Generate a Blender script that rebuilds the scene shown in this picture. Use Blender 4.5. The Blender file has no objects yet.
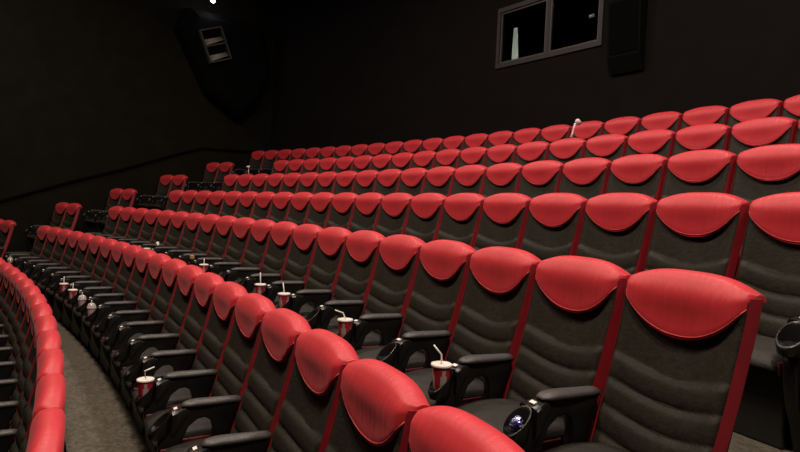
import bpy, bmesh, math, random
from mathutils import Vector, Matrix
random.seed(7)
PI = math.pi
sc = bpy.context.scene
COL = sc.collection

# ------------------------------------------------------------------ layout of the hall
PITCH = 0.60                      # seat spacing along a row
R1, DR = 30.8579, 1.1672          # radius of the second row's back line, row spacing
TIP = 1.15                        # height of a seat's shoulder line above its floor
ZB = 1.61                         # lifts the whole hall so that the lowest tier is at about 0
ROWZ = [-0.45, -0.0737, 0.3412, 0.7323, 1.1547, 1.5795, 2.0218]      # shoulder heights
OFF = [0.012, 0, 0.0186, -0.0236, -0.0258, -0.0208, 0.0379]
PH = [-3.2 / 30, -0.05506, -0.0603, -0.06433, -0.08745, -0.09159, -0.11196]
def RR(k): return R1 + DR * (k - 1) + OFF[k]
def tipz(k): return ROWZ[k] + ZB
def floorz(k): return tipz(k) - TIP
def polar(r, th, z=0.0): return Vector((r * math.sin(th), r * math.cos(th), z))
def seat_th(k, n): return PH[k] - (n - 0.5) * PITCH / RR(k)
def bound_th(k, b): return PH[k] - b * PITCH / RR(k)
WP = Vector((-15.95, 28.37, 0)); WD = Vector((-1.26, 4.64, 0)).normalized(); WN = Vector((WD.y, -WD.x, 0))   # left wall line, direction, inward normal
RBACK = 37.6
def wall_hit(r):                  # where a circle of radius r meets the left wall
    b = WP.dot(WD); c = WP.dot(WP) - r * r
    s = -b + math.sqrt(max(b * b - c, 0)); p = WP + WD * s
    return s, math.atan2(p.x, p.y)

# ------------------------------------------------------------------ camera
F_PX, YAW, PIT, ROL = 564.105, -1.1448, -0.0304, 0.0453
CPOS = Vector((0, 29.9484, 0.6 + ZB))
fw = Vector((math.sin(YAW) * math.cos(PIT), math.cos(YAW) * math.cos(PIT), math.sin(PIT)))
r0 = Vector((math.cos(YAW), -math.sin(YAW), 0)); u0 = r0.cross(fw)
cr = math.cos(ROL) * r0 + math.sin(ROL) * u0; cu = -math.sin(ROL) * r0 + math.cos(ROL) * u0
cd = bpy.data.cameras.new('camera'); cam = bpy.data.objects.new('camera', cd); COL.objects.link(cam)
cd.sensor_fit = 'HORIZONTAL'; cd.sensor_width = 36.0; cd.lens = F_PX / 800 * 36; cd.clip_start = 0.05; cd.clip_end = 200
M = Matrix((cr, cu, -fw)).transposed().to_4x4(); M.translation = CPOS; cam.matrix_world = M
sc.camera = cam
def pix(p):
    d = p - CPOS; z = d.dot(fw)
    return (400 + F_PX * d.dot(cr) / z, 226 - F_PX * d.dot(cu) / z, z)

# ------------------------------------------------------------------ materials
def mat(name, col, rough=0.6, metal=0.0, noise=None, bump=None, spec=0.5, emit=None, trans=0.0, sheen=0.0):
    m = bpy.data.materials.new(name); m.use_nodes = True
    nt = m.node_tree; b = nt.nodes['Principled BSDF']
    b.inputs['Base Color'].default_value = (*col, 1); b.inputs['Roughness'].default_value = rough
    b.inputs['Metallic'].default_value = metal; b.inputs['Specular IOR Level'].default_value = spec
    b.inputs['Transmission Weight'].default_value = trans
    b.inputs['Sheen Weight'].default_value = sheen
    if emit:
        b.inputs['Emission Color'].default_value = (*emit[0], 1); b.inputs['Emission Strength'].default_value = emit[1]
    tc = nt.nodes.new('ShaderNodeTexCoord')
    if noise:
        scale, amt = noise
        n = nt.nodes.new('ShaderNodeTexNoise'); n.inputs['Scale'].default_value = scale; n.inputs['Detail'].default_value = 5
        nt.links.new(tc.outputs['Object'], n.inputs['Vector'])
        r = nt.nodes.new('ShaderNodeValToRGB')
        r.color_ramp.elements[0].color = (*[c * (1 - amt) for c in col], 1); r.color_ramp.elements[0].position = 0.3
        r.color_ramp.elements[1].color = (*[min(1, c * (1 + amt)) for c in col], 1); r.color_ramp.elements[1].position = 0.7
        nt.links.new(n.outputs['Fac'], r.inputs['Fac']); nt.links.new(r.outputs['Color'], b.inputs['Base Color'])
    if bump:
        scale, strength, stretch = bump
        mp = nt.nodes.new('ShaderNodeMapping'); mp.inputs['Scale'].default_value = stretch
        nt.links.new(tc.outputs['Object'], mp.inputs['Vector'])
        n2 = nt.nodes.new('ShaderNodeTexNoise'); n2.inputs['Scale'].default_value = scale; n2.inputs['Detail'].default_value = 3
        nt.links.new(mp.outputs['Vector'], n2.inputs['Vector'])
        bp = nt.nodes.new('ShaderNodeBump'); bp.inputs['Strength'].default_value = strength; bp.inputs['Distance'].default_value = 0.01
        nt.links.new(n2.outputs['Fac'], bp.inputs['Height']); nt.links.new(bp.outputs['Normal'], b.inputs['Normal'])
    return m
M_RED = mat('red_leather', (0.60, 0.029, 0.042), 0.50, noise=(6, 0.08), bump=(6, 0.38, (7, 1, 0.8)), spec=0.5, sheen=0.06)
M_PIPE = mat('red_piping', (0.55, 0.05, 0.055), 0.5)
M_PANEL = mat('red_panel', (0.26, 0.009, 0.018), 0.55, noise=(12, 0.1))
M_DARK = mat('charcoal_leather', (0.026, 0.0242, 0.0185), 0.6, noise=(30, 0.18), bump=(60, 0.25, (1, 1, 1)), spec=0.16)
M_SEAT = mat('shaded_seat_leather', (0.022, 0.0205, 0.017), 0.62, noise=(30, 0.18), bump=(60, 0.25, (1, 1, 1)), spec=0.3)  # charcoal leather darkened: the shade over the seat cushions is in its colour
M_TRIMRED = mat('dark_red_trim', (0.13, 0.006, 0.011), 0.6)
M_PAD = mat('arm_pad_leather', (0.055, 0.053, 0.052), 0.45, bump=(50, 0.15, (1, 1, 1)))
M_BLACK = mat('black_plastic', (0.008, 0.008, 0.008), 0.34)
M_SHELL = mat('black_shell', (0.010, 0.010, 0.010), 0.55)
M_PLATE = mat('white_plate', (0.85, 0.84, 0.80), 0.35)
M_CARPET = mat('grey_carpet', (0.105, 0.095, 0.078), 0.95, noise=(35, 0.35), bump=(160, 0.5, (1, 1, 1)), spec=0.1)
M_WALL = mat('black_wall_fabric', (0.008, 0.0072, 0.004), 0.9, noise=(2.5, 0.2), spec=0.15)
M_BWALL = mat('black_back_wall', (0.0050, 0.0037, 0.0034), 0.9, noise=(2.5, 0.2), spec=0.15)
M_TRIM = mat('black_trim', (0.002, 0.002, 0.002), 0.95, spec=0.05)
M_CEIL = mat('dark_ceiling', (0.012, 0.012, 0.012), 0.9)
M_WHITE = mat('white_plastic', (0.82, 0.78, 0.74), 0.4)
M_STRAW = mat('clear_straw', (0.80, 0.77, 0.70), 0.35)
M_CUPRED = mat('red_cup_paper', (0.42, 0.02, 0.035), 0.45)
M_CUPGREY = mat('pale_cup_paper', (0.42, 0.36, 0.34), 0.45)
M_DRINK = mat('pale_drink_plastic', (0.55, 0.40, 0.42), 0.25, trans=0.15)
M_DOME = mat('clear_dome_plastic', (0.85, 0.80, 0.80), 0.12, trans=0.55)
M_TAN = mat('tan_card', (0.42, 0.27, 0.13), 0.6)
M_PAPER = mat('white_paper', (0.80, 0.66, 0.64), 0.7, bump=(60, 0.6, (1, 1, 1)))
M_ORANGE = mat('orange_wrapper', (0.75, 0.28, 0.03), 0.4)
M_BLUE = mat('blue_foil', (0.02, 0.025, 0.18), 0.22, metal=0.3)
M_SILVER = mat('silver_foil', (0.75, 0.78, 0.85), 0.2, metal=0.6)
M_FRAME = mat('window_frame_metal', (0.050, 0.041, 0.037), 0.5)
M_BOX = mat('speaker_black', (0.002, 0.002, 0.002), 0.9, spec=0.1)
M_HORN = mat('horn_grey', (0.30, 0.28, 0.25), 0.45)
M_LENS = mat('lamp_lens', (0.9, 0.9, 0.95), 0.3, emit=((0.85, 0.85, 1.0), 6.0))
M_BOOTH = mat('booth_lit_gap', (0.5, 0.6, 0.52), 0.5, emit=((0.50, 0.62, 0.52), 0.22))  # no lamp: emission stands in for the lit gap inside the booth
M_GLASS = bpy.data.materials.new('booth_glass'); M_GLASS.use_nodes = True
_b = M_GLASS.node_tree.nodes['Principled BSDF']
_b.inputs['Base Color'].default_value = (0.9, 0.92, 0.92, 1); _b.inputs['Roughness'].default_value = 0.03
_b.inputs['Transmission Weight'].default_value = 1.0; _b.inputs['IOR'].default_value = 1.1

# ------------------------------------------------------------------ mesh helpers
def mesh(name, verts, faces, mats, smooth=True, fm=None):
    me = bpy.data.meshes.new(name); me.from_pydata([tuple(v) for v in verts], [], faces)
    for m in (mats if isinstance(mats, (list, tuple)) else [mats]): me.materials.append(m)
    bm = bmesh.new(); bm.from_mesh(me); bmesh.ops.recalc_face_normals(bm, faces=bm.faces); bm.to_mesh(me); bm.free()
    for i, p in enumerate(me.polygons):
        p.use_smooth = smooth
        if fm: p.material_index = fm[i]
    me.update(); return me
def obj(name, me, parent=None):
    o = bpy.data.objects.new(name, me); COL.objects.link(o)
    if parent: o.parent = parent
    return o
def empty(name, loc, rz=0.0):
    o = bpy.data.objects.new(name, None); COL.objects.link(o); o.empty_display_size = 0.2
    o.location = loc; o.rotation_euler = (0, 0, rz); return o
def tag(o, label=None, cat=None, group=None, kind=None):
    if label: o['label'] = label
    if cat: o['category'] = cat
    if group: o['group'] = group
    if kind: o['kind'] = kind
    return o
class MB:
    def __init__(s): s.v = []; s.f = []; s.m = []
    def add(s, verts, faces, mi=0):
        b = len(s.v); s.v += [Vector(v) for v in verts]
        for f in faces: s.f.append([b + i for i in f]); s.m.append(mi)
    def loft(s, loops, closed=True, cap=True, mi=0):
        n = len(loops[0]); V = [p for L in loops for p in L]; Fc = []
        for i in range(len(loops) - 1):
            for j in range(n if closed else n - 1):
                k = (j + 1) % n
                Fc.append([i * n + j, i * n + k, (i + 1) * n + k, (i + 1) * n + j])
        if cap and closed:
            Fc.append(list(range(n))[::-1]); Fc.append([(len(loops) - 1) * n + j for j in range(n)])
        s.add(V, Fc, mi)
    def box(s, a, b, bev=0.0, mi=0):
        x0, y0, z0 = a; x1, y1, z1 = b
        if bev <= 0:
            s.add([(x0,y0,z0),(x1,y0,z0),(x1,y1,z0),(x0,y1,z0),(x0,y0,z1),(x1,y0,z1),(x1,y1,z1),(x0,y1,z1)],
                  [[3,2,1,0],[4,5,6,7],[0,1,5,4],[1,2,6,5],[2,3,7,6],[3,0,4,7]], mi); return
        bm = bmesh.new(); bmesh.ops.create_cube(bm, size=1)
        for v in bm.verts: v.co = Vector((x0 + (v.co.x + .5) * (x1 - x0), y0 + (v.co.y + .5) * (y1 - y0), z0 + (v.co.z + .5) * (z1 - z0)))
        bmesh.ops.bevel(bm, geom=bm.edges[:], offset=bev, segments=3, profile=0.5, affect='EDGES')
        bm.verts.index_update(); s.add([v.co for v in bm.verts], [[v.index for v in f.verts] for f in bm.faces], mi); bm.free()
    def tube(s, pts, rad, n=8, mi=0):
        pts = [Vector(p) for p in pts]; loops = []
        for i, p in enumerate(pts):
            d = (pts[min(i + 1, len(pts) - 1)] - pts[max(i - 1, 0)]).normalized()
            a = d.cross(Vector((0, 0, 1)))
            if a.length < 1e-3: a = Vector((1, 0, 0))
            a.normalize(); b = d.cross(a).normalized(); rr = rad[i] if isinstance(rad, (list, tuple)) else rad
            loops.append([p + a * rr * math.cos(2 * PI * j / n) + b * rr * math.sin(2 * PI * j / n) for j in range(n)])
        s.loft(loops, mi=mi)
    def lathe(s, prof, n=24, c=(0, 0, 0), mi=0, cap=True):
        s.loft([[Vector((c[0] + r * math.cos(2 * PI * j / n), c[1] + r * math.sin(2 * PI * j / n), c[2] + z)) for j in range(n)] for r, z in prof], cap=cap, mi=mi)
    def build(s, name, mats, smooth=True):
        return mesh(name, s.v, s.f, mats, smooth, s.m)
def lerp_tab(tab, z):             # tab sorted by decreasing z
    if z >= tab[0][0]: return tab[0][1] + (z - tab[0][0]) * (tab[1][1] - tab[0][1]) / (tab[1][0] - tab[0][0])
    for (a, fa), (b, fb) in zip(tab, tab[1:]):
        if z >= b: return fa + (z - a) / (b - a) * (fb - fa)
    return tab[-1][1]
def sharpen(me, deg=40):
    try: me.set_sharp_from_angle(angle=math.radians(deg))
    except Exception: pass
    return me

# ------------------------------------------------------------------ the seat (local: x to the viewer's right, y to the back, z up; shoulder line at z = TIP)
FT = [(0.0, -0.03), (-0.12, -0.048), (-0.25, -0.08), (-0.38, -0.113), (-0.5, -0.15), (-0.62, -0.19), (-0.80, -0.25)]
def fz(z): return lerp_tab(FT, z)
CONC = 0.065
def conc(z): t = min(1.0, max(0.0, -z / 0.22)); return CONC * t * t * (3 - 2 * t)
def front_y(x, z): u = x / 0.27; return fz(z) + conc(z) * max(0.0, 1 - u * u)
SEAMS = [-0.325, -0.438, -0.551, -0.664]
def roll(u, z):
    w = z + 0.060 * (1 - abs(u) ** 2.0)
    edges = [-0.06] + SEAMS + [-0.80]
    for a, b in zip(edges, edges[1:]):
        if b <= w <= a:
            q = 1 - (w - b) / (a - b)
            # each channel swells most just below its upper seam, like a quilted roll
            if a == -0.06: return 0.004 * math.sin(PI * q)
            return 0.024 * (math.sin(PI / 2 * q / 0.28) ** 0.7 if q < 0.28 else math.cos(PI / 2 * (q - 0.28) / 0.72) ** 0.6)
    return 0.0
def m_backrest():
    mb = MB(); NU, NV = 24, 130; loops = []
    for j in range(NV + 1):
        z = -0.03 - 0.73 * j / NV; L = []
        for i in range(NU + 1):
            u = -1 + 2 * i / NU; x = (0.2795 + 0.026 * z) * u
            edge = min(1.0, (1 - abs(u)) / 0.10)
            y = front_y(x, z) - roll(u, z) * (edge ** 0.5) + 0.004
            if abs(u) == 1: y += 0.008
            L.append(Vector((x, y, TIP + z)))
        yb = fz(z) + 0.062
        L.append(Vector((0.25, yb, TIP + z))); L.append(Vector((-0.25, yb, TIP + z)))
        loops.append(L)
    mb.loft(loops); return mb.build('backrest', M_DARK)
def head_loop(u):
    a = abs(u); x = 0.284 * u
    zt = 0.048 * (1 - a ** 2.8) + 0.006
    zb = -0.194 * max(0.0, 1 - a ** 2.15) ** 0.80 - 0.030
    puff = (1 - a ** 4)
    th = []                                                        # (y, z) round the section
    N = 12
    y_top = -0.03 + CONC * (1 - a * a)
    for i in range(N + 1):                                         # front, from the lower edge upward
        t = i / N; z = zb + (zt - 0.012 - zb) * t
        y = fz(z) + 0.6 * (front_y(x, z) - fz(z)) - 0.010 - 0.010 * puff * math.sin(PI * (0.10 + 0.75 * t)) ** 0.8
        # lean back into the rounded top
        k = max(0.0, (t - 0.62) / 0.38); y += 0.022 * k * k * puff + 0.010 * k
        if i == 0: y += 0.006
        y += 0.040 * max(0.0, (a - 0.86) / 0.14) ** 2
        th.append((y, z))
    yb = 0.090 - 0.018 * a ** 4; y0 = th[-1][0]
    for i in range(1, 8):                                          # over the top to the back
        t = i / 8; y = y0 + (yb - y0) * t
        th.append((y, zt + 0.010 * puff * math.sin(PI * t) - 0.012 * (1 - t) ** 2 - 0.020 * t * t))
    zback = -0.032 - 0.06 * (1 - a ** 6)
    th.append((yb, zt - 0.035)); th.append((yb - 0.004, zback)); th.append((yb - 0.03, zback))
    th.append((front_y(x, zb) + 0.03, min(zb + 0.005, zback)))
    return [Vector((x, y, TIP + z)) for y, z in th]
def m_headrest():
    mb = MB(); us = [-1 + 2 * i / 36 for i in range(37)]
    us = [math.copysign(abs(u) ** 0.85, u) for u in us]
    mb.loft([head_loop(u) for u in us]); return sharpen(mb.build('headrest', M_RED), 50)
def m_piping():
    mb = MB(); pts = []
    for i in range(41):
        u = -0.95 + 1.9 * i / 40; u = math.copysign(abs(u) ** 0.85, u); L = head_loop(u); p = L[1] * 0.55 + L[0] * 0.45; pts.append(p)
    mb.tube(pts, 0.0034, 6); return mb.build('piping', M_PIPE)
def m_panel(s):
    mb = MB(); loops = []
    for j in range(26):
        z = -0.016 - 0.80 * j / 25; f = fz(z); r = 0.0 if j else 0.006
        w = 1.0 if z > -0.55 else max(0.55, 1 + (z + 0.55) * 1.2)
        dx = 0.026 * z; dp = (0.049 - 0.008 * z) * w
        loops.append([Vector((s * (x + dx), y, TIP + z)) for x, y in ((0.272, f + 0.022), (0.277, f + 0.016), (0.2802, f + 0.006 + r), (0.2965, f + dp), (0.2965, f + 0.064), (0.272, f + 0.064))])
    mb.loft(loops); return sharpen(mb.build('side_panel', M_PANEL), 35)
def m_shell():
    mb = MB(); loops = []
    for j in range(14):
        z = -0.03 - 0.85 * j / 13; y = fz(z) + 0.066
        loops.append([Vector((0.285, y, TIP + z)), Vector((-0.285, y, TIP + z)), Vector((-0.27, y + 0.012, TIP + z)), Vector((0.27, y + 0.012, TIP + z))])
    mb.loft(loops); return mb.build('back_shell', M_SHELL, False)
def m_cushion():
    mb = MB(); loops = []
    for i in range(25):                                            # from back to front
        t = i / 24; y = -0.17 - 0.45 * t
        top = -0.715 + 0.022 * math.sin(PI * min(1, t * 1.1)) - (0.035 * max(0, (t - 0.82) / 0.18) ** 2)
        bot = -0.80 - 0.0 * t + 0.02 * max(0, (t - 0.8) / 0.2)
        L = []
        for j in range(13):
            u = -1 + 2 * j / 12; L.append(Vector((0.235 * u, y, TIP + top - 0.025 * abs(u) ** 4 - 0.012 * (1 - u * u) + 0.01)))
        L += [Vector((0.235, y, TIP + bot)), Vector((-0.235, y, TIP + bot))]
        loops.append(L)
    mb.loft(loops); return mb.build('seat_cushion', M_SEAT)
def m_trim(s):
    mb = MB(); a, b = sorted((s * 0.236, s * 0.250))
    mb.box((a, -0.605, TIP - 0.80), (b, -0.30, TIP - 0.735), 0.008); return mb.build('side_trim', M_TRIMRED)
def m_pedestal():
    mb = MB(); mb.box((-0.235, -0.52, 0.0), (0.235, -0.12, TIP - 0.80), 0.012); return mb.build('pedestal', M_SHELL, False)
def arm_profile():
    return [(-0.10, -0.530), (-0.20, -0.522), (-0.34, -0.515), (-0.46, -0.512), (-0.53, -0.522), (-0.56, -0.54), (-0.565, -0.70)]
def m_arm():
    mb = MB()
    # body outline in the y-z plane, walked round; the arch under it is left open
    out = [(-0.165, -0.535), (-0.23, -0.528), (-0.36, -0.522), (-0.43, -0.525), (-0.46, -0.545), (-0.50, -0.56), (-0.535, -0.575), (-0.55, -0.61), (-0.556, -0.66), (-0.60, -0.70),
           (-0.615, -0.73), (-0.600, -0.83), (-0.575, -0.93), (-0.53, -1.02), (-0.49, -1.148), (-0.37, -1.148), (-0.42, -1.00), (-0.470, -0.90), (-0.487, -0.80), (-0.478, -0.71),
           (-0.45, -0.640), (-0.40, -0.602), (-0.36, -0.598), (-0.325, -0.62), (-0.31, -0.68), (-0.32, -0.80), (-0.33, -1.148), (-0.26, -1.148), (-0.255, -0.80), (-0.187, -0.60)]
    n = len(out); cx = 0.031
    # triangulate with bmesh so that the concave outline fills correctly
    bm = bmesh.new(); vs = [bm.verts.new((-cx, y, TIP + z)) for y, z in out]; f = bm.faces.new(vs)
    r = bmesh.ops.extrude_face_region(bm, geom=[f]); nv = [e for e in r['geom'] if isinstance(e, bmesh.types.BMVert)]
    bmesh.ops.translate(bm, verts=nv, vec=(2 * cx, 0, 0))
    bmesh.ops.bevel(bm, geom=[e for e in bm.edges if abs(e.verts[0].co.x - e.verts[1].co.x) < 1e-6], offset=0.011, segments=3, profile=0.5, affect='EDGES')
    bmesh.ops.triangulate(bm, faces=[q for q in bm.faces if len(q.verts) > 4])
    bmesh.ops.recalc_face_normals(bm, faces=bm.faces)
    me = bpy.data.meshes.new('armrest'); bm.to_mesh(me); bm.free(); me.materials.append(M_BLACK)
    for p in me.polygons: p.use_smooth = True
    return sharpen(me, 35)
def m_pad():
    mb = MB(); loops = []
    for i in range(19):
        t = i / 18; y = -0.145 - 0.345 * t; w = (0.032 + 0.012 * min(1, t / 0.6)) * (min(1, t / 0.06 + 0.55)) * (1 - 0.55 * max(0, (t - 0.86) / 0.14) ** 2)
        h = 0.032 * math.sqrt(max(0.05, 1 - (max(0, (t - 0.72) / 0.28)) ** 2)) * min(1, 0.6 + t * 6)
        zb = -0.533 + 0.013 * t
        L = []
        for j in range(11):
            a = PI * j / 10; L.append(Vector((w * math.cos(a), y, TIP + zb + h * math.sin(a) ** 0.6)))
        loops.append(L)
    mb.loft(loops); return mb.build('arm_pad', M_PAD)
def m_holder():
    mb = MB(); n = 32; cy = -0.605; zs = -0.598; sl = 0.85            # a slanted cup ring: high at the pad, low at the tip
    def ring(rx, ry, f): return [Vector((rx * math.cos(2 * PI * j / n), cy + ry * math.sin(2 * PI * j / n), TIP + f(ry * math.sin(2 * PI * j / n)))) for j in range(n)]
    top = lambda d: zs + sl * d - 0.10 * max(0.0, -d)
    mb.loft([ring(0.020, 0.020, lambda d: -0.705), ring(0.040, 0.040, lambda d: -0.695), ring(0.052, 0.055, lambda d: -0.675 + 0.3 * d), ring(0.0575, 0.063, lambda d: top(d) - 0.012), ring(0.0565, 0.0625, top), ring(0.0515, 0.0555, lambda d: top(d) + 0.001),
             ring(0.0490, 0.0520, lambda d: top(d) - 0.010), ring(0.044, 0.046, lambda d: -0.640), ring(0.030, 0.030, lambda d: -0.644), ring(0.004, 0.004, lambda d: -0.645)])
    # the shoulder that widens from the slim arm to the ring
    L = []
    for i in range(9):
        t = i / 8; y = -0.455 - 0.089 * t; w = 0.034 + 0.0225 * (t * t * (3 - 2 * t)); zt = -0.5215 - 0.018 * t ** 1.6 - 0.004; zb = -0.585 - 0.085 * t
        L.append([Vector((x * w, y, TIP + z)) for x, z in ((-1, zb + 0.01), (-1, zt - 0.010), (-0.85, zt - 0.002), (0, zt), (0.85, zt - 0.002), (1, zt - 0.010), (1, zb + 0.01), (0.7, zb), (-0.7, zb))])
    mb.loft(L)
    return sharpen(mb.build('cup_holder', M_BLACK), 45)
def m_plate():
    mb = MB(); mb.box((-0.016, -0.010, -0.002), (0.016, 0.010, 0.0035), 0.001)
    c, q = math.cos(0.30), math.sin(0.30)
    mb.v = [Vector((v.x, -0.521 + v.y * c - v.z * q, TIP - 0.5325 + v.y * q + v.z * c)) for v in mb.v]
    return mb.build('number_plate', M_PLATE, False)
ME = dict(backrest=m_backrest(), headrest=m_headrest(), piping=m_piping(), pl=m_panel(-1), pr=m_panel(1), back_shell=m_shell(), seat_cushion=m_cushion(),
          tl=m_trim(-1), tr=m_trim(1), pedestal=m_pedestal(), armrest=m_arm(), arm_pad=m_pad(), cup_holder=m_holder(), number_plate=m_plate())

def build_seat(right_arm):
    root = empty('cinema_seat', (0, 0, 0))
    obj('backrest', ME['backrest'], root)
    h = obj('headrest', ME['headrest'], root); obj('piping', ME['piping'], h)
    tag(h, 'red padded half-moon headrest')
    for k in ('pl', 'pr'): obj('side_panel', ME[k], root)
    obj('back_shell', ME['back_shell'], root); obj('seat_cushion', ME['seat_cushion'], root)
    for k in ('tl', 'tr'): obj('side_trim', ME[k], root)
    obj('pedestal', ME['pedestal'], root)
    for x in ((-0.3, 0.3) if right_arm else (-0.3,)):
        a = obj('armrest', ME['armrest'], root); a.location.x = x
        obj('arm_pad', ME['arm_pad'], a); obj('cup_holder', ME['cup_holder'], a); obj('number_plate', ME['number_plate'], a)
    return root
def copy_tree(o, parent=None):
    c = o.copy(); COL.objects.link(c)
    if parent: c.parent = parent
    for ch in list(o.children): copy_tree(ch, c)
    return c
proto = {False: build_seat(False), True: build_seat(True)}; used = {False: False, True: False}
def in_frame(th, k, margin=14):
    o = polar(RR(k), th, floorz(k)); ex = Vector((math.cos(th), -math.sin(th), 0)); ey = Vector((math.sin(th), math.cos(th), 0))
    for x in (-0.33, 0, 0.3):
        for y, z in ((0, TIP), (0, TIP + 0.06), (0.09, TIP), (-0.08, TIP - 0.22), (-0.15, TIP - 0.5), (-0.66, TIP - 0.55), (-0.6, TIP - 0.7), (-0.3, TIP - 0.5)):
            px, py, d = pix(o + ex * x + ey * y + Vector((0, 0, z)))
            if d > 0.2 and -margin < px < 800 + margin and -margin < py < 452 + margin: return True
    return False
ORD = 'zeroth first second third fourth fifth sixth seventh eighth ninth tenth eleventh twelfth thirteenth fourteenth fifteenth sixteenth seventeenth eighteenth nineteenth twentieth twenty-first twenty-second twenty-third twenty-fourth twenty-fifth'.split()
ROWNAME = ['front row', 'second row', 'third row', 'fourth row', 'fifth row', 'sixth row', 'back row']
def place_seat(k, n, right_arm, label, group):
    th = seat_th(k, n)
    if not in_frame(th, k): return None
    if not used[right_arm]: o = proto[right_arm]; used[right_arm] = True
    else: o = copy_tree(proto[right_arm])
    o.location = polar(RR(k), th, floorz(k)); o.rotation_euler = (0, 0, -th)
    tag(o, label, 'seat', group); return o
LAST = [13, 19, 19, 19, 18, 18, 22]        # number of the seat at the left end of each row
FIRST = [-2, -1, 0, -1, -1, -1, -1]
# where the wall pair of each row sits: boundary numbers (left, right)
PAIR = {1: (23.6, 21.6), 2: (23.7, 21.7), 3: (23.85, 21.85), 4: (22.95, 20.95), 5: (23.03, 21.03)}
for k in range(7):
    grp = 'seats of the ' + ROWNAME[k]
    seen = 0
    for n in range(FIRST[k], LAST[k] + 1):
        if k == 0:
            j = n - FIRST[0] + 1
            if not in_frame(seat_th(k, n), k): continue
            seen += 1
            lab = 'seat seen from behind in the front row along the left edge, %s from the bottom' % ORD[seen]
        elif k == 2 and n == 0: lab = 'largest red and charcoal cinema seat in front, near end of the third row'
        elif k == 6: lab = 'cinema seat with red headrest in the back row, %s from its left end' % ORD[LAST[k] + 1 - n]
        else: lab = 'cinema seat with red headrest in the %s, %s from the left aisle' % (ROWNAME[k], ORD[LAST[k] + 1 - n])
        place_seat(k, n, n == FIRST[k] and k != 2, lab, grp)
    if k in PAIR:
        for i, side in ((0, 'wall-side'), (1, 'aisle-side')):
            n = PAIR[k][0] - i                                       # seat between boundaries n-1 and n
            place_seat(k, n, i == 1, '%s seat of the pair by the left wall, level with the %s' % (side, ROWNAME[k]), 'pairs of seats by the left wall')
for flag in (False, True):
    if not used[flag]:
        for o in [proto[flag]] + list(proto[flag].children_recursive): bpy.data.objects.remove(o)

# ------------------------------------------------------------------ things in the cup holders
def spot(k, b, y, z, x=0.0):
    th = bound_th(k, b); ex = Vector((math.cos(th), -math.sin(th), 0)); ey = Vector((math.sin(th), math.cos(th), 0))
    return polar(RR(k), th, tipz(k)) + ex * x + ey * y + Vector((0, 0, z)), th
def cup_mesh():
    mb = MB(); n = 32; prof = [(0.031, 0.0), (0.034, 0.012), (0.0365, 0.04), (0.039, 0.07), (0.0415, 0.10), (0.043, 0.118)]
    V = []; Fc = []; mi = []
    for r, z in prof:
        for j in range(n): V.append(Vector((r * math.cos(2 * PI * j / n), r * math.sin(2 * PI * j / n), z)))
    for i in range(len(prof) - 1):
        for j in range(n):
            k2 = (j + 1) % n; Fc.append([i * n + j, i * n + k2, (i + 1) * n + k2, (i + 1) * n + j])
            ph = (j % 8); half = 4.6 - i * 0.95                       # pale triangles on the red paper, wide at the foot
            mi.append(1 if abs(ph - 3.5) < half * 0.62 and i < 4 else 0)
    Fc.append(list(range(n))[::-1]); mi.append(0)
    Fc.append([(len(prof) - 1) * n + j for j in range(n)]); mi.append(0)
    b = mesh('paper_cup', V, Fc, [M_CUPRED, M_CUPGREY], True, mi); return sharpen(b, 50)
CUP = cup_mesh()
_l = MB(); _l.lathe([(0.0445, 0.113), (0.0480, 0.114), (0.0485, 0.119), (0.0465, 0.123), (0.042, 0.124), (0.040, 0.121), (0.004, 0.121)], 32); LID = sharpen(_l.build('lid', M_WHITE), 50)
_d = MB(); _d.lathe([(0.030, 0), (0.033, 0.01), (0.037, 0.05), (0.041, 0.092)], 28); DRINK = sharpen(_d.build('plastic_cup', M_DRINK), 50)
_d = MB(); _d.lathe([(0.0455, 0.088), (0.047, 0.095), (0.044, 0.100), (0.042, 0.115), (0.035, 0.132), (0.022, 0.143), (0.008, 0.147)], 28); DOME = sharpen(_d.build('dome_lid', M_DOME), 50)
hr = Vector((r0.x, r0.y, 0)).normalized(); up = Vector((0, 0, 1))
def cup(k, b, segs, label, tall=0.0):
    p, th = spot(k, b, -0.605, -0.641)
    root = empty('drink_cup', p, 0)
    tag(root, label, 'cup', 'paper cups in the cup holders')
    obj('cup_body', CUP, root).rotation_euler.z = 0.6 * b
    root.scale = (1.13, 1.13, 1.03)
    tag(obj('lid', LID, root), 'white lid')
    if segs:
        q = Vector((0, 0, 0.10)); pts = [q.copy(), q + up * 0.028]
        for dx, dz in segs: pts.append(pts[-1] + hr * dx + up * dz)
        s = MB(); s.tube(pts, 0.0042, 8); tag(obj('straw', s.build('straw', M_STRAW), root), 'pale straw')
    return root
cup(2, 1, [(-0.003, 0.04), (-0.036, 0.045)], 'red paper cup with white lid and bent straw, nearest in the third row')
cup(2, 3, [(-0.016, 0.036), (-0.05, 0.016)], 'red paper cup with straw bent far over, second nearest in the third row')
cup(2, 5, [(-0.012, 0.085)], 'red paper cup with straight leaning straw, third nearest in the third row')
cup(2, 6, [(-0.004, 0.10)], 'red paper cup with upright straw, fourth nearest in the third row')
cup(2, 9, [(0.0, 0.06)], 'cup with white lid beside a tan carton, halfway along the third row')
cup(2, 13, None, 'white-lidded cup far along the third row, beside a crumpled napkin')
cup(1, 4, [(-0.006, 0.045), (0.055, 0.028)], 'nearest red cup with bent straw in the second row, beside the carpeted walkway')
cup(1, 11, [(0.0, 0.075)], 'red cup with straw next to two clear dome-lidded cups in the second row')
cup(1, 12, [(0.0, 0.085)], 'red cup with straw in the second row, second beyond the dome-lidded cups')
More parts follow.
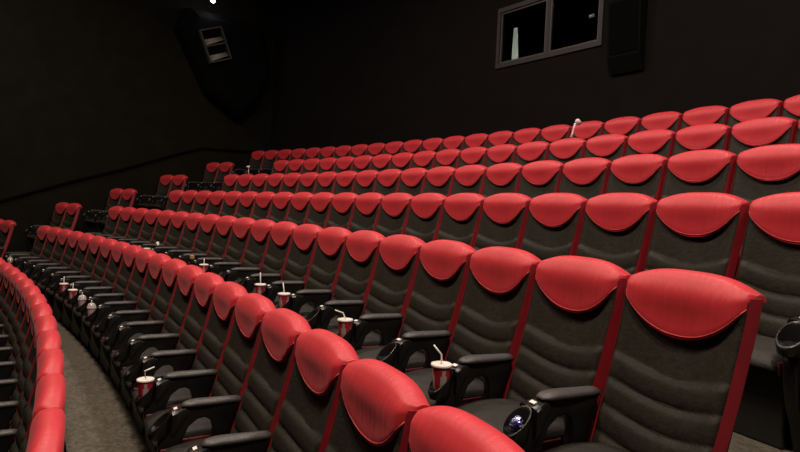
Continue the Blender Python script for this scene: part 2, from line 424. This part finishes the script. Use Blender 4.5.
for b, lab in ((9, 'clear dome-lidded cup of pale drink in the second row, nearest of all'), (10, 'clear dome-lidded cup of pale drink in the second row, second of the near two'), (18, 'clear dome-lidded cup at the far left end of the second row')):
    p, th = spot(1, b, -0.605, -0.641)
    root = empty('dome_cup', p); tag(root, lab, 'cup', 'clear cups with dome lids')
    obj('cup_body', DRINK, root); tag(obj('dome_lid', DOME, root), 'clear dome lid')
    s = MB(); s.tube([(0, 0, 0.08), (0.004, 0, 0.15), (0.006, 0, 0.175)], 0.004, 8); obj('straw', s.build('straw', M_STRAW), root)
def crumple(name, size, m, seed, squash=(1, 1, 1), sub=3, amp=0.45, m2=None):
    rnd = random.Random(seed); bm = bmesh.new(); bmesh.ops.create_icosphere(bm, subdivisions=sub, radius=1)
    dirs = [(Vector((rnd.gauss(0, 1), rnd.gauss(0, 1), rnd.gauss(0, 1))).normalized(), rnd.uniform(-amp, amp)) for _ in range(16)]
    for v in bm.verts:
        d = v.co.normalized(); r = 1 + sum(a * max(0, d.dot(q)) ** 6 for q, a in dirs) + rnd.uniform(-0.06, 0.06)
        v.co = Vector((d.x * squash[0], d.y * squash[1], d.z * squash[2])) * r * size
    zmin = min(v.co.z for v in bm.verts)
    for v in bm.verts: v.co.z -= zmin
    me = bpy.data.meshes.new(name); bm.to_mesh(me); bm.free(); me.materials.append(m)
    if m2:
        me.materials.append(m2)
        for p in me.polygons:
            if rnd.random() < 0.3 and p.center.z > size * 0.9: p.material_index = 1
    return me
p, th = spot(2, 0, -0.605, -0.642)
w = obj('candy_wrapper', crumple('candy_wrapper', 0.027, M_BLUE, 3, (1, 1, 0.95), 3, 0.3, M_SILVER)); w.location = p
tag(w, 'crumpled blue and silver wrapper in the cup holder beside the largest seat', 'wrapper')
p, th = spot(2, 10, -0.56, -0.510)
mb = MB(); mb.box((-0.028, -0.022, 0), (0.028, 0.022, 0.05), 0.004); c = obj('tan_carton', mb.build('tan_carton', M_TAN)); c.location = p; c.rotation_euler.z = -th
tag(c, 'small tan carton on an armrest of the third row beside a white lid', 'carton')
p, th = spot(2, 13, -0.45, -0.488)
c = obj('paper_napkin', crumple('paper_napkin', 0.028, M_WHITE, 5, (1, 0.8, 1.2))); c.location = p
tag(c, 'crumpled white napkin on an armrest far along the third row', 'napkin')
p, th = spot(1, 19, -0.605, -0.641)
c = obj('snack_wrapper', crumple('snack_wrapper', 0.027, M_ORANGE, 8, (1, 1, 1.6))); c.location = p
tag(c, 'small orange wrapper at the far left end of the second row', 'wrapper')
# twists of white paper standing on headrests
def napkin(k, n, x, sc_, label, lean):
    th = seat_th(k, n); base = polar(RR(k) + 0.045, th, tipz(k) + 0.062) + Vector((math.cos(th), -math.sin(th), 0)) * x
    root = empty('twisted_napkin', base); tag(root, label, 'napkin', 'twisted paper napkins on headrests')
    s = MB(); s.tube([hr * a * lean * sc_ + up * b * sc_ for a, b in ((0, 0.002), (0.015, 0.06), (0.03, 0.13), (0.045, 0.19))], [0.02 * sc_, 0.012 * sc_, 0.010 * sc_, 0.016 * sc_], 8); obj('stalk', s.build('stalk', M_PAPER), root)
    hd = obj('paper_twist', crumple('paper_twist', 0.042 * sc_, M_PAPER, 11 + k, (1.25, 1, 0.8)), root); hd.location = hr * 0.072 * lean * sc_ + up * 0.165 * sc_
napkin(5, 5, 0.02, 1.0, 'taller twisted white paper napkin on a headrest right in front of the back row', 1)
napkin(4, 17, 0.03, 0.72, 'small twisted white paper napkin on a headrest at the left end of the fifth row', -0.4)

# ------------------------------------------------------------------ room
THR = 0.16
def arc_ths(r, n=60, th1=THR):
    t0 = wall_hit(r)[1]; return [t0 + (th1 - t0) * i / n for i in range(n + 1)]
mb = MB()
edges = [RR(0) - DR + 0.14] + [RR(k) + 0.14 for k in range(7)]       # fronts of the tiers
edges[-1] = RBACK + 0.05
def strip(rz):
    L = []
    for r, z in rz: L.append([polar(r, t, z) for t in arc_ths(r)])
    n = len(L[0]); V = [p for q in L for p in q]
    mb.add(V, [[i * n + j, i * n + j + 1, (i + 1) * n + j + 1, (i + 1) * n + j] for i in range(len(L) - 1) for j in range(n - 1)])
rz = [(edges[0], -0.4), (edges[0], floorz(0))]
for k in range(7):
    rz.append((edges[k + 1], floorz(k)))
    if k < 6: rz.append((edges[k + 1], floorz(k + 1)))
strip(rz)
tag(obj('floor', mb.build('floor', M_CARPET, False)), kind='structure')
# half steps in the left aisle
mb = MB()
for k in range(0, 6):
    re = RR(k) + 0.14; z0, z1 = floorz(k), (floorz(k) + floorz(k + 1)) / 2
    e = LAST[k + 1] if k + 1 < 6 else 18
    ta = PH[max(k, 1)] - (e + 0.25) * PITCH / RR(max(k, 1)); tb = ta - 1.35 / re
    L0 = [polar(re - 0.32, ta + (tb - ta) * i / 4, z0) for i in range(5)]; L1 = [polar(re - 0.32, ta + (tb - ta) * i / 4, z1) for i in range(5)]
    L2 = [polar(re - 0.005, ta + (tb - ta) * i / 4, z1) for i in range(5)]; L3 = [polar(re - 0.005, ta + (tb - ta) * i / 4, z0) for i in range(5)]
    mb.loft([[L0[i], L1[i], L2[i], L3[i]] for i in range(5)])
tag(obj('floor_steps', mb.build('floor_steps', M_CARPET, False)), kind='structure')
ZTOP = ZB + 7.0
s1, _t = wall_hit(RBACK)
def wall_pt(s, z, d=0.0): return WP + WD * s + WN * d + Vector((0, 0, z))
mb = MB(); S0 = -9.0
mb.loft([[wall_pt(s, -0.4), wall_pt(s, ZTOP), wall_pt(s, ZTOP, -0.2), wall_pt(s, -0.4, -0.2)] for s in (S0, s1 + 0.05)])
tag(obj('wall_left', mb.build('wall_left', M_WALL, False)), kind='structure')
# the dark dado ledge that climbs with the steps, then runs level to the corner
def s_of(R): return wall_hit(R)[0]
lp = [(S0, 0.36 - (s_of(31.1) - S0) * 0.395), (s_of(31.1), 0.36), (s_of(32.55), 0.93), (s_of(33.53), 1.27), (s_of(34.98), 1.84), (s_of(35.55), 2.04), (s1 - 0.02, 2.10)]
mb = MB(); mb.loft([[wall_pt(s, z + ZB - 0.03, 0.0), wall_pt(s, z + ZB - 0.03, 0.05), wall_pt(s, z + ZB + 0.03, 0.05), wall_pt(s, z + ZB + 0.03, 0.0)] for s, z in lp])
tag(obj('trim_1', mb.build('trim_1', M_TRIM, False)), kind='structure')
# back wall: an arc with an opening for the projection windows
A0, A1, Z0, Z1 = -9.78, -7.46, ZB + 3.55, ZB + 4.64
tl = wall_hit(RBACK)[1]
ths = sorted(set([tl + (A0 / RBACK - tl) * i / 24 for i in range(25)] + [A0 / RBACK + (A1 - A0) / RBACK * i / 6 for i in range(7)] + [A1 / RBACK + (THR - A1 / RBACK) * i / 20 for i in range(21)]))
zz = [0.0, Z0, Z1, ZTOP]
mb = MB(); n = len(ths); V = [polar(RBACK, t, z) for z in zz for t in ths]; Fc = []
for i in range(3):
    for j in range(n - 1):
        tm = (ths[j] + ths[j + 1]) / 2 * RBACK
        if i == 1 and A0 < tm < A1: continue
        Fc.append([i * n + j, i * n + j + 1, (i + 1) * n + j + 1, (i + 1) * n + j])
mb.add(V, Fc)
tag(obj('wall_back', mb.build('wall_back', M_BWALL, False)), kind='structure')
mb = MB(); tt = [tl + (0.16 - tl) * i / 40 for i in range(41)]
mb.loft([[polar(RBACK - 0.0, t, ZB + 2.10 - 0.05), polar(RBACK - 0.05, t, ZB + 2.10 - 0.05), polar(RBACK - 0.05, t, ZB + 2.10 + 0.045), polar(RBACK - 0.0, t, ZB + 2.10 + 0.045)] for t in tt])
tag(obj('trim_2', mb.build('trim_2', M_TRIM, False)), kind='structure')
mb = MB(); L = []
for r in (20.0, 26, 32, RBACK + 0.05): L.append([polar(r, t, ZTOP) for t in ([wall_hit(r)[1] if r > 27 else -0.62] + [-0.5 + 0.66 * i / 20 for i in range(21)])])
for a, b in zip(L, L[1:]): mb.loft([a, b], closed=False, cap=False)
tag(obj('ceiling', mb.build('ceiling', M_CEIL, False)), kind='structure')

# projection windows and the dark booth behind them
def bp(a, z, d=0.0): return polar(RBACK + d, a / RBACK, z)
def rbox(mb, a0, a1, z0, z1, d0, d1, mi=0, n=3):
    mb.loft([[bp(a0 + (a1 - a0) * i / n, z0, d0), bp(a0 + (a1 - a0) * i / n, z1, d0), bp(a0 + (a1 - a0) * i / n, z1, d1), bp(a0 + (a1 - a0) * i / n, z0, d1)] for i in range(n + 1)], mi=mi)
mb = MB()                                                            # booth shell
rbox(mb, A0 - 0.1, A1 + 0.1, Z0 - 0.35, Z0 - 0.3, 0.03, 1.6); rbox(mb, A0 - 0.1, A1 + 0.1, Z1 + 0.3, Z1 + 0.35, 0.03, 1.6)
rbox(mb, A0 - 0.15, A0 - 0.1, Z0 - 0.35, Z1 + 0.35, 0.03, 1.6); rbox(mb, A1 + 0.1, A1 + 0.15, Z0 - 0.35, Z1 + 0.35, 0.03, 1.6); rbox(mb, A0 - 0.15, A1 + 0.15, Z0 - 0.35, Z1 + 0.35, 1.6, 1.65)
tag(obj('wall_booth', mb.build('wall_booth', M_BOX, False)), kind='structure')
mb = MB()                                                            # outer surround
rbox(mb, A0 - 0.04, A1 + 0.04, Z0 - 0.05, Z0 + 0.035, -0.03, 0.12); rbox(mb, A0 - 0.04, A1 + 0.04, Z1 - 0.035, Z1 + 0.05, -0.03, 0.12)
rbox(mb, A0 - 0.04, A0 + 0.035, Z0 + 0.035, Z1 - 0.035, -0.03, 0.12); rbox(mb, A1 - 0.035, A1 + 0.04, Z0 + 0.035, Z1 - 0.035, -0.03, 0.12)
MID = -8.585
rbox(mb, MID - 0.035, MID + 0.035, Z0 + 0.035, Z1 - 0.035, -0.01, 0.10)
tag(obj('trim_3', mb.build('trim_3', mat('dark_surround', (0.020, 0.015, 0.016), 0.6), False)), kind='structure')
for i, (a0, a1) in enumerate(((A0 + 0.036, MID - 0.036), (MID + 0.036, A1 - 0.036))):
    mb = MB(); w_ = 0.035
    rbox(mb, a0, a1, Z0 + 0.036, Z0 + 0.036 + w_, 0.0, 0.05); rbox(mb, a0, a1, Z1 - 0.036 - w_, Z1 - 0.036, 0.0, 0.05)
    rbox(mb, a0, a0 + w_, Z0 + 0.036 + w_, Z1 - 0.036 - w_, 0.0, 0.05); rbox(mb, a1 - w_, a1, Z0 + 0.036 + w_, Z1 - 0.036 - w_, 0.0, 0.05)
    wf = tag(obj('window_%d' % (i + 1), mb.build('window_frame', M_FRAME, False)), kind='structure')
    mb = MB(); rbox(mb, a0 + w_ - 0.002, a1 - w_ + 0.002, Z0 + 0.036 + w_ - 0.002, Z1 - 0.036 - w_ + 0.002, 0.02, 0.028); obj('pane', mb.build('pane', M_GLASS, False), wf)
# pale lit gap seen through the left pane, its brightness put in as emission, small white plate behind the right pane
mb = MB(); q = [(-9.56, Z0 + 0.10), (-9.40, Z0 + 0.10), (-9.46, Z0 + 0.74), (-9.54, Z0 + 0.74)]
mb.loft([[bp(a, z, d) for a, z in q] for d in (0.15, 0.17)])
tag(obj('lit_gap', mb.build('lit_gap', M_BOOTH, False)), 'pale green wedge-shaped lit gap behind the left projection window', 'lit gap')
mb = MB(); rbox(mb, -7.76, -7.66, Z0 + 0.50, Z0 + 0.55, 0.06, 0.08)
tag(obj('switch_plate', mb.build('switch_plate', M_WHITE, False)), 'small white plate inside the right projection window', 'plate')
# black speaker box right of the windows
root = empty('wall_speaker', bp(-6.95, ZB + 3.0)); tag(root, 'black box speaker on the back wall just right of the projection windows', 'speaker')
mb = MB(); mb.loft([[bp(a, z, d) for a, d, z in ((-7.20, -0.01, z0), (-7.20, -e, z0), (-6.62, -e, z0), (-6.62, -0.01, z0))] for z0, e in ((ZB + 2.95, 0.05), (ZB + 3.2, 0.16), (ZB + 4.1, 0.2))])
o = obj('cabinet', mb.build('cabinet', M_BOX, False), root); o.matrix_parent_inverse = Matrix.Translation(-root.location)
mb = MB(); mb.loft([[bp(a, ZB + 3.25, -0.163), bp(a, ZB + 4.05, -0.198), bp(a, ZB + 4.05, -0.21), bp(a, ZB + 3.25, -0.175)] for a in (-7.16, -6.66)])
o = obj('grille', mb.build('grille', M_TRIM, False), root); o.matrix_parent_inverse = Matrix.Translation(-root.location)

# big surround speaker hung on the left wall near the corner
def wpx(px, py, d):               # the point of a plane parallel to the left wall that a sight line meets (used once to size the cabinet)
    ray = fw + cr * ((px - 400) / F_PX) - cu * ((py - 226) / F_PX)
    t = ((WP + WN * d - CPOS).dot(WN)) / ray.dot(WN); return CPOS + ray * t
SPK = wpx(225, 80, 0.0)
root = empty('surround_speaker', SPK); tag(root, 'large black tapered surround speaker high on the left wall by the corner', 'speaker')
pinv = Matrix.Translation(-SPK)
def wl(s, z, d): return SPK + WD * s + Vector((0, 0, z)) + WN * d
back = [(-1.25, 1.7), (-1.5, 1.1), (-0.6, -0.55), (0.3, -1.15), (0.85, -0.65), (1.25, 0.35), (0.9, 1.7)]
loops = []
for d, sc_, dz in ((0.01, 1.0, 0), (0.45, 0.95, 0.02), (0.62, 0.80, 0.05)): loops.append([wl(a * sc_, b * sc_ + dz, d) for a, b in back])
mb = MB(); mb.loft(loops); o = obj('cabinet', mb.build('cabinet', M_BOX, False), root); o.matrix_parent_inverse = pinv
ROT = math.radians(22)
def wr(s, z, d): return wl(hs + s * math.cos(ROT) - z * math.sin(ROT), hz + s * math.sin(ROT) + z * math.cos(ROT), d)
def wbox(mb, a0, a1, z0, z1, d0, d1): mb.loft([[wr(s, z0, d0), wr(s, z1, d0), wr(s, z1, d1), wr(s, z0, d1)] for s in (a0, a1)])
# twin horn on the cabinet front: a frame with two curved pale flares
HC = wpx(215, 45, 0.66) - SPK; hs = HC.dot(WD); hz = HC.z
mb = MB()
for a0, a1, z0, z1 in ((-0.30, 0.30, 0.40, 0.44), (-0.30, 0.30, -0.02, 0.02), (-0.30, 0.30, -0.44, -0.40), (-0.32, -0.28, -0.44, 0.44), (0.28, 0.32, -0.44, 0.44)):
    wbox(mb, a0, a1, z0, z1, 0.60, 0.74)
o = obj('horn_frame', mb.build('horn_frame', mat('horn_frame_grey', (0.05, 0.048, 0.045), 0.5), False), root); o.matrix_parent_inverse = pinv
for zc in (0.21, -0.21):
    mb = MB(); L = []
    for i in range(9):
        t = i / 8; d = 0.62 + 0.11 * t * t; z = zc - 0.02 - 0.15 * t
        L.append([wr(-0.26, z, d), wr(0.26, z + 0.05 * t, d), wr(0.26, z + 0.05 * t - 0.012, d), wr(-0.26, z - 0.012, d)])
    mb.loft(L); o = obj('horn', mb.build('horn', M_HORN, True), root); o.matrix_parent_inverse = pinv
# spotlight over the speaker
LP = wpx(213, 1, 0.75)
root = empty('spotlight', LP); tag(root, 'small bright white spotlight at the top above the surround speaker', 'lamp')
mb = MB(); mb.lathe([(0.05, 0.22), (0.07, 0.20), (0.08, 0.05), (0.085, 0.0), (0.07, 0.0), (0.065, 0.04)], 20); obj('housing', mb.build('housing', M_SHELL), root)
mb = MB(); mb.lathe([(0.063, 0.012), (0.055, -0.02), (0.035, -0.04), (0.01, -0.048)], 20); obj('lens', mb.build('lens', M_LENS), root)
mb = MB(); mb.tube([(0, 0, 0.2), (0, 0, 0.32), -WN * 0.75 + up * 0.32], 0.02, 8); obj('bracket', mb.build('bracket', M_SHELL), root)

# ------------------------------------------------------------------ lights: the hall's dimmed ceiling downlights
def down(x, y, z, power, size, col=(1, 0.86, 0.74), tilt=(0, 0)):
    l = bpy.data.lights.new('ceiling_downlight', 'AREA'); l.shape = 'DISK'; l.size = size; l.energy = power; l.color = col
    o = bpy.data.objects.new('ceiling_downlight', l); COL.objects.link(o); o.location = (x, y, z); o.rotation_euler = (tilt[0], tilt[1], 0)
    return o
ZL = ZTOP - 0.25
for x, y, pw in ((0.8, 30.6, 190), (-3.5, 29.6, 150), (-8.0, 28.4, 125), (-12.0, 27.0, 75), (0.5, 34.6, 105), (-4.5, 34.0, 100), (-9.0, 32.6, 80)):
    down(x, y - 0.5, ZL, pw * 1.65, 0.7, (1, 0.80, 0.64) if y < 31 else (1, 0.84, 0.76))
l = bpy.data.lights.new('spot_glow', 'POINT'); l.energy = 6; l.shadow_soft_size = 0.06; l.color = (0.85, 0.85, 1.0)
o = bpy.data.objects.new('spot_glow', l); COL.objects.link(o); o.location = LP + Vector((0, 0, -0.16))
w = bpy.data.worlds.new('World'); sc.world = w; w.use_nodes = True
w.node_tree.nodes['Background'].inputs['Color'].default_value = (0.01, 0.01, 0.01, 1); w.node_tree.nodes['Background'].inputs['Strength'].default_value = 0.3

sc.view_settings.view_transform = 'Standard'; sc.view_settings.look = 'None'; sc.view_settings.exposure = 0.0; sc.view_settings.gamma = 1.0
sc.view_settings.use_curve_mapping = False
